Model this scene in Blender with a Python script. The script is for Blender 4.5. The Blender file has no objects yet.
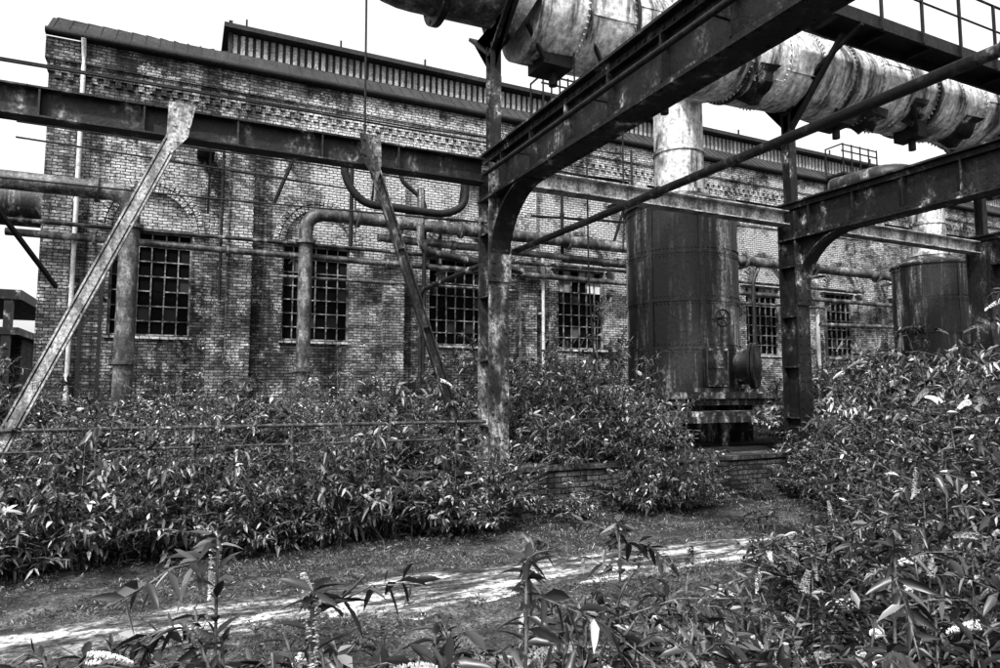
import bpy, math, random
import numpy as np
from mathutils import Vector, Matrix, noise as mnoise
random.seed(7)
S = bpy.context.scene
COL = S.collection
PI = math.pi

# ------------------------------------------------------------------ materials
def new_mat(name):
    m = bpy.data.materials.new(name); m.use_nodes = True
    nt = m.node_tree
    return m, nt, nt.nodes, nt.links, nt.nodes['Principled BSDF']

def g(v): return (v, v, v, 1)

def ramp(n, stops):
    r = n.new('ShaderNodeValToRGB')
    e = r.color_ramp.elements
    while len(e) < len(stops): e.new(0.5)
    for i, (p, v) in enumerate(stops):
        e[i].position = p; e[i].color = g(v)
    return r

def mult(n, l, a, b, fac=1.0, mode='MULTIPLY'):
    m = n.new('ShaderNodeMix'); m.data_type = 'RGBA'; m.blend_type = mode
    m.inputs[0].default_value = fac
    l.new(a, m.inputs[6]); l.new(b, m.inputs[7])
    return m.outputs[2]

def coords(n, l, scale=(1, 1, 1), kind='Object'):
    tc = n.new('ShaderNodeTexCoord'); mp = n.new('ShaderNodeMapping')
    mp.inputs['Scale'].default_value = scale
    l.new(tc.outputs[kind], mp.inputs[0]); return mp.outputs[0]

def noise(n, l, vec, scale, detail=5, rough=0.6):
    t = n.new('ShaderNodeTexNoise'); t.inputs['Scale'].default_value = scale
    t.inputs['Detail'].default_value = min(detail, 4); t.inputs['Roughness'].default_value = rough
    l.new(vec, t.inputs['Vector']); return t.outputs['Fac']

def math_(n, l, op, a, b):
    m = n.new('ShaderNodeMath'); m.operation = op
    for i, v in enumerate((a, b)):
        if isinstance(v, (int, float)): m.inputs[i].default_value = v
        else: l.new(v, m.inputs[i])
    return m.outputs[0]

def weathered(name, stops, scale=1.5, streak=(1, 1, 0.25), fine=(0.3, 1.7), fscale=18,
              rough=0.75, spec=0.3, bump=0.4, metallic=0.0, bdist=0.02):
    m, nt, n, l, p = new_mat(name)
    v = coords(n, l); vs = coords(n, l, streak)
    r1 = ramp(n, stops); l.new(noise(n, l, vs, scale, 5, 0.72), r1.inputs[0])
    f = noise(n, l, v, fscale, 3, 0.75)
    r2 = ramp(n, [(0.34, fine[0]), (0.66, fine[1])]); l.new(f, r2.inputs[0])
    l.new(mult(n, l, r1.outputs[0], r2.outputs[0]), p.inputs['Base Color'])
    p.inputs['Roughness'].default_value = rough
    p.inputs['Specular IOR Level'].default_value = spec
    p.inputs['Metallic'].default_value = metallic
    b = n.new('ShaderNodeBump'); b.inputs['Strength'].default_value = bump; b.inputs['Distance'].default_value = bdist
    l.new(f, b.inputs['Height']); l.new(b.outputs[0], p.inputs['Normal'])
    return m

def brick_mat(name, lo=0.06, hi=0.26, mortar=0.012, stain=(0.34, 1.6), salts=0.75, patches=(), soot=False):
    m, nt, n, l, p = new_mat(name)
    tc = n.new('ShaderNodeTexCoord'); sx = n.new('ShaderNodeSeparateXYZ'); l.new(tc.outputs['Object'], sx.inputs[0])
    ad = n.new('ShaderNodeMath'); l.new(sx.outputs[0], ad.inputs[0]); l.new(sx.outputs[1], ad.inputs[1])
    cx = n.new('ShaderNodeCombineXYZ'); l.new(ad.outputs[0], cx.inputs[0]); l.new(sx.outputs[2], cx.inputs[1])
    nz = n.new('ShaderNodeTexNoise'); nz.inputs['Scale'].default_value = 3.0; nz.inputs['Detail'].default_value = 1; l.new(tc.outputs['Object'], nz.inputs['Vector'])
    vm = n.new('ShaderNodeVectorMath'); vm.operation = 'MULTIPLY_ADD'
    l.new(nz.outputs['Color'], vm.inputs[0]); vm.inputs[1].default_value = (0.03, 0.03, 0); l.new(cx.outputs[0], vm.inputs[2])
    bt = n.new('ShaderNodeTexBrick'); bt.offset = 0.5
    l.new(vm.outputs[0], bt.inputs['Vector'])
    bt.inputs['Scale'].default_value = 1.0
    bt.inputs['Brick Width'].default_value = 0.21; bt.inputs['Row Height'].default_value = 0.074
    bt.inputs['Mortar Size'].default_value = 0.010; bt.inputs['Mortar Smooth'].default_value = 0.4
    bt.inputs['Bias'].default_value = -0.05
    bt.inputs['Color1'].default_value = g(lo); bt.inputs['Color2'].default_value = g(hi); bt.inputs['Mortar'].default_value = g(mortar)
    o = tc.outputs['Object']
    nb = noise(n, l, o, 0.5, 5, 0.72)
    big = ramp(n, [(0.38, stain[0]), (0.5, 0.95), (0.62, stain[1])]); l.new(nb, big.inputs[0])
    vs = coords(n, l, (1, 1, 0.10))
    st = ramp(n, [(0.39, 0.28), (0.51, 1.0)]); l.new(noise(n, l, vs, 1.6, 3, 0.7), st.inputs[0])
    fi = ramp(n, [(0.34, 0.35), (0.66, 1.75)]); ff = noise(n, l, o, 20, 3, 0.8); l.new(ff, fi.inputs[0])
    c = mult(n, l, bt.outputs['Color'], big.outputs[0]); c = mult(n, l, c, st.outputs[0]); c = mult(n, l, c, fi.outputs[0])
    if soot:   # damp and soot creeping up the foot of the wall
        h = math_(n, l, 'ADD', math_(n, l, 'MULTIPLY', sx.outputs[2], .20), math_(n, l, 'MULTIPLY', math_(n, l, 'SUBTRACT', nb, .5), 1.6))
        sr = ramp(n, [(0.25, 0.42), (0.75, 1.12)]); l.new(h, sr.inputs[0]); c = mult(n, l, c, sr.outputs[0])
    base = noise(n, l, o, 1.6, 4, 0.85)
    for (ctr, rad, amt) in patches:      # lime washed, worn areas
        d = n.new('ShaderNodeVectorMath'); d.operation = 'DISTANCE'; l.new(o, d.inputs[0]); d.inputs[1].default_value = ctr
        q = math_(n, l, 'DIVIDE', d.outputs['Value'], rad); q = math_(n, l, 'SUBTRACT', 1.0, q); q = math_(n, l, 'MAXIMUM', q, 0.0)
        base = math_(n, l, 'ADD', base, math_(n, l, 'MULTIPLY', q, amt))
    ef = ramp(n, [(0.54, 0.0), (0.68, 1.0)]); l.new(base, ef.inputs[0])
    jm = math_(n, l, 'SUBTRACT', 1.0, bt.outputs['Fac'])
    m2 = math_(n, l, 'MULTIPLY', math_(n, l, 'MULTIPLY', ef.outputs[0], jm), salts)
    sc = n.new('ShaderNodeMix'); sc.data_type = 'RGBA'; l.new(m2, sc.inputs[0]); l.new(c, sc.inputs[6])
    wm = n.new('ShaderNodeMix'); wm.data_type = 'RGBA'; wm.blend_type = 'MULTIPLY'; wm.inputs[0].default_value = 1
    l.new(fi.outputs[0], wm.inputs[6]); wm.inputs[7].default_value = g(0.55 if soot else 0.25); l.new(wm.outputs[2], sc.inputs[7])
    l.new(sc.outputs[2], p.inputs['Base Color'])
    p.inputs['Roughness'].default_value = 0.85; p.inputs['Specular IOR Level'].default_value = 0.2
    ad2 = n.new('ShaderNodeMath'); ad2.operation = 'MULTIPLY_ADD'; l.new(ff, ad2.inputs[0]); ad2.inputs[1].default_value = 0.8; l.new(jm, ad2.inputs[2])
    b = n.new('ShaderNodeBump'); b.inputs['Strength'].default_value = 1.0; b.inputs['Distance'].default_value = 0.02
    l.new(ad2.outputs[0], b.inputs['Height']); l.new(b.outputs[0], p.inputs['Normal'])
    return m

def leaf_mat(name, stops, rough=0.42, spec=0.45, trans=0.0):
    m, nt, n, l, p = new_mat(name)
    ge = n.new('ShaderNodeNewGeometry'); r = ramp(n, stops); l.new(ge.outputs['Random Per Island'], r.inputs[0])
    oi = n.new('ShaderNodeObjectInfo'); r2 = ramp(n, [(0, 0.3), (1, 1.55)]); l.new(oi.outputs['Random'], r2.inputs[0])
    c = mult(n, l, r.outputs[0], r2.outputs[0])
    l.new(c, p.inputs['Base Color'])
    p.inputs['Roughness'].default_value = rough; p.inputs['Specular IOR Level'].default_value = spec
    if trans > 0:
        tr = n.new('ShaderNodeBsdfTranslucent'); l.new(c, tr.inputs['Color'])
        ms = n.new('ShaderNodeMixShader'); ms.inputs[0].default_value = trans
        l.new(p.outputs[0], ms.inputs[1]); l.new(tr.outputs[0], ms.inputs[2])
        l.new(ms.outputs[0], n['Material Output'].inputs[0])
    return m

M = {}
M['brick'] = brick_mat('old brick', soot=True, patches=(((7.6, 0, 6.9), 3.4, .34), ((11.5, 0, 7.4), 2.6, .24), ((15.5, 0, 6.2), 4.5, .26), ((24, 0, 6.0), 6, .26), ((1.8, 0, 5.9), 2.4, .16)))
M['brick_pale'] = brick_mat('arch brick', 0.28, 0.52, 0.02, (0.8, 1.3), .3)
M['brick_dark'] = brick_mat('damp brick', 0.012, 0.07, 0.004, (0.3, 1.3), .3)
M['roof'] = weathered('roof sheet', [(0.3, 0.008), (0.6, 0.03), (0.8, 0.07)], 0.8, (1, .2, 1), rough=.7, spec=.2)
M['zinc'] = weathered('zinc slats', [(0.3, 0.10), (0.6, 0.3), (0.8, 0.45)], 2, rough=.6)
M['steel'] = weathered('rusted steel', [(0.45, 0.0025), (0.55, 0.010), (0.61, 0.05), (0.67, 0.28)], 2.6, (1, 1, 0.6), rough=.6, spec=.28, fine=(.12, 2.1), fscale=24)
M['steel_pale'] = weathered('flaking paint steel', [(0.43, 0.005), (0.52, 0.025), (0.60, 0.14), (0.68, 0.36)], 3.0, (1, 1, 0.4), rough=.65, spec=.3, fine=(.12, 2.0), fscale=24)
M['leg'] = weathered('pale leg paint', [(0.34, 0.04), (0.46, 0.17), (0.58, 0.40)], 4, (1, 1, 0.4), rough=.65, spec=.3, fine=(.25, 1.6), fscale=30)
M['duct'] = weathered('weathered duct plate', [(0.38, 0.03), (0.44, 0.18), (0.51, 0.48), (0.62, 0.72)], 1.5, (2.6, .7, 0.4), rough=.6, spec=.35, fscale=10, fine=(.4, 1.3))
M['tank'] = weathered('rusted tank plate', [(0.42, 0.0025), (0.51, 0.010), (0.57, 0.06), (0.65, 0.26)], 2.6, (1, 1, 0.09), rough=.5, spec=.38, fscale=14, fine=(.12, 2.1))
M['pipe'] = weathered('pipe paint', [(0.38, 0.012), (0.5, 0.05), (0.6, 0.15), (0.7, 0.3)], 2.8, (1, 1, 0.5), rough=.5, spec=.45)
M['pipe_white'] = weathered('white painted pipe', [(0.3, 0.35), (0.6, 0.7)], 3, rough=.5, fine=(.6, 1.15))
M['dark'] = weathered('dark iron', [(0.3, 0.003), (0.7, 0.014)], 3, rough=.65, spec=.2)
M['rail'] = weathered('railing iron', [(0.4, 0.008), (0.55, 0.05), (0.65, 0.2)], 5, (1, 1, 1), rough=.55, spec=.4)
M['frame'] = weathered('window bar paint', [(0.40, 0.02), (0.5, 0.10), (0.62, 0.30)], 3.5, (1, 1, 1), rough=.7)
M['coping'] = weathered('mossy coping', [(0.35, 0.006), (0.5, 0.02), (0.65, 0.10)], 2.5, (1, 1, 1), rough=.9)
M['stem'] = weathered('woody stem', [(0.3, 0.02), (0.7, 0.16)], 8, rough=.8)
M['leaf'] = leaf_mat('leaf', [(0.0, 0.003), (0.55, 0.016), (0.82, 0.08), (1.0, 0.42)])
M['leaf_light'] = leaf_mat('pale leaf', [(0.0, 0.004), (0.5, 0.026), (0.78, 0.12), (1.0, 0.56)])
M['leaf_near'] = leaf_mat('near leaf', [(0.0, 0.004), (0.5, 0.022), (0.85, 0.10), (1.0, 0.38)], .36, .5, .08)
M['flower_dry'] = leaf_mat('dry flower', [(0, 0.004), (1, 0.07)], .8, .1, 0)
M['flower_white'] = leaf_mat('white flower', [(0, 0.4), (1, 0.9)], .7, .2, 0)
M['grass'] = leaf_mat('grass', [(0, 0.01), (0.6, 0.05), (0.9, 0.15), (1, 0.35)], .6, .25)
M['stones'] = leaf_mat('gravel stones', [(0, 0.01), (0.7, 0.09), (1, 0.5)], .9, .2, 0.0)

def glass_mat(name, stops):
    m, nt, n, l, p = new_mat(name)
    ge = n.new('ShaderNodeNewGeometry')
    r = ramp(n, stops); l.new(ge.outputs['Random Per Island'], r.inputs[0])
    l.new(r.outputs[0], p.inputs['Base Color']); p.inputs['Roughness'].default_value = 0.6
    p.inputs['Specular IOR Level'].default_value = 0.04
    return m
M['glass'] = glass_mat('grimy glass', [(0.0, 0.0008), (0.90, 0.003), (0.96, 0.03), (0.99, 0.15)])
M['glass_pale'] = glass_mat('painted sky glass', [(0.0, 0.01), (0.4, 0.25), (1, 0.8)])  # pale base colour paints sky showing through some upper panes

def ground_mat():
    m, nt, n, l, p = new_mat('gravel ground')
    v = coords(n, l)
    r = ramp(n, [(0.36, 0.02), (0.48, 0.06), (0.58, 0.14), (0.70, 0.30)]); l.new(noise(n, l, v, 1.6, 5, 0.8), r.inputs[0])
    f = noise(n, l, v, 38, 4, 0.85); r2 = ramp(n, [(0.40, 0.08), (0.62, 2.3)]); l.new(f, r2.inputs[0])
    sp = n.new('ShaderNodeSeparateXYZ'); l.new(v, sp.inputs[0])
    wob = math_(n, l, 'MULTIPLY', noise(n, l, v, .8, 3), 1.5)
    yy = math_(n, l, 'ADD', sp.outputs[1], wob); r3 = ramp(n, [(0.0, 1.0), (1.0, 0.12)])  # soil colour darkened towards the wall, painting in shade under the shrubs
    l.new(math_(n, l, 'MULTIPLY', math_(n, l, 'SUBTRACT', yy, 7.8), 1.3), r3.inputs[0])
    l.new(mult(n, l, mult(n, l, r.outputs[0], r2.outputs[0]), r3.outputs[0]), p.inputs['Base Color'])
    p.inputs['Roughness'].default_value = 0.9; p.inputs['Specular IOR Level'].default_value = 0.25
    b = n.new('ShaderNodeBump'); b.inputs['Strength'].default_value = 1; b.inputs['Distance'].default_value = 0.05
    l.new(f, b.inputs['Height']); l.new(b.outputs[0], p.inputs['Normal'])
    return m
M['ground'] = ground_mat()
M['path'] = weathered('worn concrete path', [(0.42, 0.03), (0.49, 0.10), (0.555, 0.34), (0.63, 0.78)], 2.0, (0.55, 2.1, 1), fine=(.10, 1.7), fscale=18, rough=.42, spec=.55, bump=.9)

# ------------------------------------------------------------------ mesh tools
def V(*a): return Vector(a)
class MB:
    def __init__(s): s.v = []; s.f = []; s.sm = []
    def add(s, vs, fs, smooth=False):
        o = len(s.v); s.v += [tuple(x) for x in vs]
        for f in fs: s.f.append(tuple(i + o for i in f)); s.sm.append(smooth)
        return s
    def box(s, x0, x1, y0, y1, z0, z1):
        vs = [(x0,y0,z0),(x1,y0,z0),(x1,y1,z0),(x0,y1,z0),(x0,y0,z1),(x1,y0,z1),(x1,y1,z1),(x0,y1,z1)]
        return s.add(vs, [(0,3,2,1),(4,5,6,7),(0,1,5,4),(1,2,6,5),(2,3,7,6),(3,0,4,7)])
    def beam(s, p, q, w, h, up=(0, 0, 1)):
        p = Vector(p); q = Vector(q); d = (q-p).normalized(); up = Vector(up)
        a = d.cross(up)
        if a.length < 1e-4: a = d.cross(Vector((0, 1, 0)))
        a.normalize(); b = a.cross(d).normalized()
        vs = []
        for c in (p, q):
            for i, j in ((-1,-1),(1,-1),(1,1),(-1,1)): vs.append(c + a*(i*w/2) + b*(j*h/2))
        return s.add(vs, [(0,1,2,3),(7,6,5,4),(0,4,5,1),(1,5,6,2),(2,6,7,3),(3,7,4,0)])
    def cyl(s, p, q, r, seg=16, r2=None, caps=True):
        p = Vector(p); q = Vector(q); r2 = r if r2 is None else r2
        d = (q-p).normalized(); a = d.orthogonal().normalized(); b = d.cross(a)
        vs = []
        for c, rr in ((p, r), (q, r2)):
            for i in range(seg):
                t = 2*PI*i/seg; vs.append(c + a*math.cos(t)*rr + b*math.sin(t)*rr)
        s.add(vs, [(i, (i+1)%seg, seg+(i+1)%seg, seg+i) for i in range(seg)], True)
        if caps:
            s.add(vs[:seg], [tuple(range(seg))[::-1]]); s.add(vs[seg:], [tuple(range(seg))])
        return s
    def tube(s, pts, r, seg=12, bend=0.0, bseg=6, caps=True):
        pts = [Vector(p) for p in pts]
        if bend > 0 and len(pts) > 2:
            o = [pts[0]]
            for i in range(1, len(pts)-1):
                A, B, C = pts[i-1], pts[i], pts[i+1]
                d1 = (A-B); d2 = (C-B); k = min(bend, d1.length*.49, d2.length*.49)
                P = B + d1.normalized()*k; Q = B + d2.normalized()*k
                for j in range(bseg+1):
                    t = j/bseg; o.append(P*(1-t)**2 + B*2*t*(1-t) + Q*t*t)
            o.append(pts[-1]); pts = o
        vs = []; nrm = None
        for i, c in enumerate(pts):
            if i == 0: d = pts[1]-pts[0]
            elif i == len(pts)-1: d = pts[-1]-pts[-2]
            else: d = (pts[i+1]-pts[i]).normalized() + (pts[i]-pts[i-1]).normalized()
            d.normalize()
            if nrm is None: nrm = d.orthogonal().normalized()
            nrm = (nrm - d*nrm.dot(d)).normalized(); b = d.cross(nrm)
            for j in range(seg):
                t = 2*PI*j/seg; vs.append(c + nrm*math.cos(t)*r + b*math.sin(t)*r)
        fs = []
        for i in range(len(pts)-1):
            for j in range(seg): fs.append((i*seg+j, i*seg+(j+1)%seg, (i+1)*seg+(j+1)%seg, (i+1)*seg+j))
        s.add(vs, fs, True)
        if caps: s.add(vs[:seg], [tuple(range(seg))[::-1]]); s.add(vs[-seg:], [tuple(range(seg))])
        return s
    def flange(s, c, d, r, th=0.05, seg=20):
        c = Vector(c); d = Vector(d).normalized()
        s.cyl(c-d*th/2, c+d*th/2, r, seg)
        a = d.orthogonal().normalized(); b = d.cross(a)
        for i in range(10):
            t = 2*PI*i/10; o = c + (a*math.cos(t)+b*math.sin(t))*r*0.9
            s.cyl(o-d*(th/2+.015), o+d*(th/2+.015), r*0.05, 6)
        return s

def mesh_of(name, mb, mat, origin=(0,0,0)):
    me = bpy.data.meshes.new(name); o = Vector(origin)
    me.from_pydata([(v[0]-o[0], v[1]-o[1], v[2]-o[2]) for v in mb.v], [], mb.f)
    me.polygons.foreach_set('use_smooth', mb.sm)
    me.materials.append(mat); me.update(); return me

def tag(ob, label, cat, group=None, kind=None):
    ob['label'] = label
    if cat: ob['category'] = cat
    if group: ob['group'] = group
    if kind: ob['kind'] = kind
    return ob

def thing(name, mb, mat, origin, label, cat, group=None, kind=None):
    ob = bpy.data.objects.new(name, mesh_of(name, mb, mat, origin)); ob.location = origin
    COL.objects.link(ob); return tag(ob, label, cat, group, kind)
def empty(name, loc, label, cat, group=None):
    ob = bpy.data.objects.new(name, None); ob.location = loc; ob.empty_display_size = .3
    COL.objects.link(ob); return tag(ob, label, cat, group)
def part(par, name, mb, mat, base=None, label=None):
    org = Vector((0,0,0)); q = par
    while q is not None: org += q.location; q = q.parent
    ob = bpy.data.objects.new(name, mesh_of(name, mb, mat, org)); ob.parent = par
    COL.objects.link(ob)
    if label: ob['label'] = label
    return ob
def copy_thing(src, loc, rotz=0, scale=1, label=None):
    c = src.copy(); COL.objects.link(c); c.location = loc; c.rotation_euler = (0, 0, rotz)
    c.scale = (scale,)*3 if not isinstance(scale, tuple) else scale
    if label: c['label'] = label
    def rec(s, d):
        for ch in s.children:
            k = ch.copy(); COL.objects.link(k); k.parent = d; rec(ch, k)
    rec(src, c); return c

# ------------------------------------------------------------------ ground
RW = 8.05   # front face of retaining wall
def H(x, y):
    if y < RW+0.15: b = 0.0
    else: b = 0.58
    amp = 0.05
    if 3.2 < y < 7.0: amp = 0.0
    return b + amp*mnoise.noise(Vector((x*0.5, y*0.5, 3.1)))
xs = [-400,-150,-60,-30,-18] + list(np.arange(-12, 22, 0.4)) + [26, 35, 60, 150, 400]
ys = [-300,-80,-20,-8,-4,-2,-1] + list(np.arange(0, RW, 0.35)) + [RW+0.1, RW+0.2] + list(np.arange(RW+0.6, 18.5, 0.6)) + [22, 30, 60, 150, 500]
mb = MB(); nx, ny = len(xs), len(ys)
vs = [(x, y, H(x, y)) for y in ys for x in xs]
mb.add(vs, [(j*nx+i, j*nx+i+1, (j+1)*nx+i+1, (j+1)*nx+i) for j in range(ny-1) for i in range(nx-1)], True)
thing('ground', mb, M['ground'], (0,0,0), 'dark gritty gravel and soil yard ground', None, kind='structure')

mb = MB(); px = np.arange(-9, 13, .035); rows = []
def fb(x, s, sd): return sum(mnoise.noise(Vector((x*s*2**k, sd+k, 0)))*.6**k for k in range(6))
for x in px:
    a = 5.08 + .26*fb(x, .8, 1); b = 5.95 + .3*fb(x, .7, 20); hgt = .012+.006*fb(x, .5, 40)
    if b-a < .12: b = a+.12
    rows.append([(x, a, .001)] + [(x, a+(b-a)*t, hgt) for t in (.06, .3, .6, .94)] + [(x, b, .001)])
vs = [p for r_ in rows for p in r_]
mb.add(vs, [(i*6+j, (i+1)*6+j, (i+1)*6+j+1, i*6+j+1) for i in range(len(px)-1) for j in range(5)], True)
thing('path', mb, M['path'], (0,5.5,0), 'patchy worn concrete strip across the yard', None, kind='structure')

# ------------------------------------------------------------------ brick building
WY = 18.0; X0 = -2.95; X1 = 46.0; ZE = 9.85
bld = empty('brick_building', (X0, WY, 0.58), 'long weathered brick factory hall with barred windows', 'building')
wins = [-0.75, 3.17, 7.22, 11.5, 15.5, 19.45, 23.6, 27.7, 31.8, 35.9, 40.0]
wz0, wz1, ww = 3.0, 5.55, 1.76
mb = MB()
bx = [X0]; 
for c in wins: bx += [c-ww/2, c+ww/2]
bx.append(X1); bz = [0.3, wz0, wz1, ZE]
for i in range(len(bx)-1):
    for j in range(3):
        if i % 2 == 1 and j == 1:
            a, b = bx[i], bx[i+1]; d = WY+0.32
            mb.add([(a,WY,wz0),(a,d,wz0),(a,d,wz1),(a,WY,wz1)], [(0,1,2,3)])
            mb.add([(b,WY,wz0),(b,d,wz0),(b,d,wz1),(b,WY,wz1)], [(3,2,1,0)])
            mb.add([(a,WY,wz1),(b,WY,wz1),(b,d,wz1),(a,d,wz1)], [(3,2,1,0)])
            mb.add([(a,WY,wz0),(b,WY,wz0),(b,d,wz0),(a,d,wz0)], [(0,1,2,3)])
            continue
        mb.add([(bx[i],WY,bz[j]),(bx[i+1],WY,bz[j]),(bx[i+1],WY,bz[j+1]),(bx[i],WY,bz[j+1])], [(0,1,2,3)])
YB = 31
mb.add([(X0,WY,.3),(X0,YB,.3),(X0,YB,ZE),(X0,24.5,13.0),(X0,WY,ZE)], [(4,3,2,1,0)])
mb.add([(X1,WY,.3),(X1,YB,.3),(X1,YB,ZE),(X1,24.5,13.0),(X1,WY,ZE)], [(0,1,2,3,4)])
mb.add([(X0,YB,.3),(X1,YB,.3),(X1,YB,ZE),(X0,YB,ZE)], [(3,2,1,0)])
part(bld, 'wall', mb, M['brick'])
mids = [X0+0.28] + [(wins[i]+wins[i+1])/2 for i in range(10)] + [X1-.4]
for c in mids:
    mb = MB(); w = 0.29
    mb.box(c-w, c+w, WY-0.36, WY-0.001, 0.3, 8.55)
    mb.box(c-w-.07, c+w+.07, WY-0.42, WY-0.001, 0.3, 1.5)
    mb.box(c-w-.06, c+w+.06, WY-0.40, WY-0.001, 8.2, 8.551)
    part(bld, 'pilaster', mb, M['brick'])
mb = MB()
mb.box(X0-.03, X1, WY-0.365, WY-0.001, 8.553, 8.95)
mb.box(X0-.06, X1, WY-0.42, WY-0.001, 8.952, 9.2)
mb.box(X0-.10, X1, WY-0.48, WY-0.001, 9.202, 9.72)
for k in range(200):
    x = X0 + 0.1 + k*0.24
    if x > X1: break
    mb.box(x, x+.12, WY-0.42, WY-0.366, 8.8, 8.95)
part(bld, 'cornice', mb, M['brick'])
mb = MB()
def slab(y0,z0,y1,z1,th=0.12,xa=X0-.1,xb=X1+.2):
    mb.add([(xa,y0,z0),(xb,y0,z0),(xb,y1,z1),(xa,y1,z1),(xa,y0,z0-th),(xb,y0,z0-th),(xb,y1,z1-th),(xa,y1,z1-th)],
           [(0,1,2,3),(7,6,5,4),(0,4,5,1),(2,6,7,3),(1,5,6,2),(3,7,4,0)])
slab(WY-.55, 9.85, WY+.2, 10.5, .14)
slab(WY+.2, 10.5, 23.0, 12.8); slab(23.0, 12.8, 24.5, 13.2); slab(24.5, 13.2, YB+.4, 9.9)
for k in range(160):
    x = X0 + k*0.31
    if x > X1: break
    mb.beam((x, WY-.5, 9.89), (x, WY+.2, 10.51), .025, .03); mb.beam((x, WY+.2, 10.51), (x, 23, 12.81), .025, .03)
part(bld, 'roof', mb, M['roof'])
mb = MB(); mb.tube([(X0-.1, WY-.6, 9.80), (X1, WY-.6, 9.80)], .08, 10)
part(bld, 'gutter', mb, M['dark'])
mb = MB(); mb.box(1.1, X1-1, 22.99, 25.8, 12.5, 13.5)
part(bld, 'roof_monitor', mb, M['roof'])
mb = MB()
x = 1.15
while x < X1-1.1:
    mb.box(x, x+.13, 22.93, 22.988, 12.75, 13.45); x += .24
part(bld, 'louvre', mb, M['zinc'])
mb = MB(); mb.box(.85, X1-.8, 22.6, 26.1, 13.502, 13.66); mb.box(1.0, 1.12, 22.9, 22.985, 12.5, 13.9)
for k in range(14): mb.box(1.5+k*3.1, 1.56+k*3.1, 22.62, 22.68, 13.661, 13.9)
part(bld, 'monitor_roof', mb, M['roof'])

# windows
rng = random.Random(3)
def make_window(wi, c):
    z0, z1 = wz0, wz1; a, b = c-ww/2, c+ww/2; y = WY+0.2
    w = bpy.data.objects.new('window', None); w.parent = bld
    w.location = (c-X0, 0.2, wz0-0.58); COL.objects.link(w)
    mbf = MB(); t = .045
    mbf.box(a+.002, a+t, y-.05, y+.05, z0+.002, z1-.002); mbf.box(b-t, b-.002, y-.05, y+.05, z0+.002, z1-.002)
    mbf.box(a+t, b-t, y-.05, y+.05, z0+.002, z0+t); mbf.box(a+t, b-t, y-.05, y+.05, z1-t, z1-.002)
    nc, nr = 6, 7
    for i in range(1, nc):
        x = a + (b-a)*i/nc; mbf.beam((x+rng.uniform(-.008,.008), y, z0+t), (x+rng.uniform(-.008,.008), y, z1-t), .028, .05, (0,1,0))
    for j in range(1, nr):
        z = z0 + (z1-z0)*j/nr
        for i in range(nc):
            if rng.random() < .06: continue
            xa, xb = max(a+t, a+(b-a)*i/nc), min(b-t, a+(b-a)*(i+1)/nc); mbf.box(xa, xb, y-.034, y+.012, z-.014, z+.014)
    f = bpy.data.objects.new('frame', mesh_of('frame', mbf, M['frame'], (c, WY+.2, wz0))); f.parent = w; COL.objects.link(f)
    mg = MB(); mp_ = MB()
    for i in range(nc):
        for j in range(nr):
            xa, xb = a + (b-a)*i/nc+.01, a + (b-a)*(i+1)/nc-.01; za, zb = z0 + (z1-z0)*j/nr+.01, z0 + (z1-z0)*(j+1)/nr-.01
            k = rng.uniform(-.01, .01)
            tgt = mp_ if (wi == 3 and j >= 5 and rng.random() < .75) or (wi == 5 and j == 6 and rng.random() < .5) else mg
            tgt.add([(xa, y+.03+k, za), (xb, y+.03, za), (xb, y+.03-k, zb), (xa, y+.03, zb)], [(0,1,2,3)])
    mg.add([(a,y+.11,z0),(b,y+.11,z0),(b,y+.11,z1),(a,y+.11,z1)], [(0,1,2,3)])
    for mm, mt in ((mg, 'glass'), (mp_, 'glass_pale')):
        if mm.v:
            gl = bpy.data.objects.new('glass', mesh_of('glass', mm, M[mt], (c, WY+.2, wz0))); gl.parent = w; COL.objects.link(gl)
    ms = MB(); ms.box(a-.06, b+.06, WY-.05, WY+.1, wz0-.09, wz0-.001)
    s = bpy.data.objects.new('sill', mesh_of('sill', ms, M['brick_pale'], (c, WY+.2, wz0))); s.parent = w; COL.objects.link(s)
    ma = MB(); n = 30
    for ring in range(2):
        for i in range(n):
            t0 = PI*i/n + .010; t1 = PI*(i+1)/n - .010; r0 = .87+.15*ring; r1 = r0+.125; yy = rng.uniform(.13, .18)
            q = [(c+math.cos(t)*r, z1-.05+math.sin(t)*r*1.12) for r, t in ((r0,t0),(r1,t0),(r1,t1),(r0,t1))]
            vs = [(px_, WY-yy, pz) for px_, pz in q] + [(px_, WY+.01, pz) for px_, pz in q]
            ma.add(vs, [(3,2,1,0),(0,1,5,4),(1,2,6,5),(2,3,7,6),(3,0,4,7)])
    o = bpy.data.objects.new('arch', mesh_of('arch', ma, M['brick_pale'], (c, WY+.2, wz0))); o.parent = w; COL.objects.link(o)
for wi, c in enumerate(wins): make_window(wi, c)

fb_ = empty('distant_building', (-14, 34, 0.5), 'low distant shed of dark beams and openings', 'building')
mb = MB(); mb.box(-30, -6.5, 36, 44, .5, 4.0); part(fb_, 'wall', mb, M['brick_dark'])
mb = MB(); mb.box(-30.5, -6.2, 33.6, 44.4, 4.0, 4.3); mb.box(-30.5, -6.2, 33.8, 44, 5.5, 5.9)
for x in (-28,-24,-20,-16,-12,-9,-6.8): mb.box(x, x+.3, 33.65, 33.95, .5, 3.998); mb.box(x, x+.3, 33.85, 34.15, 4.302, 5.498)
part(fb_, 'beam_frame', mb, M['steel'])

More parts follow.
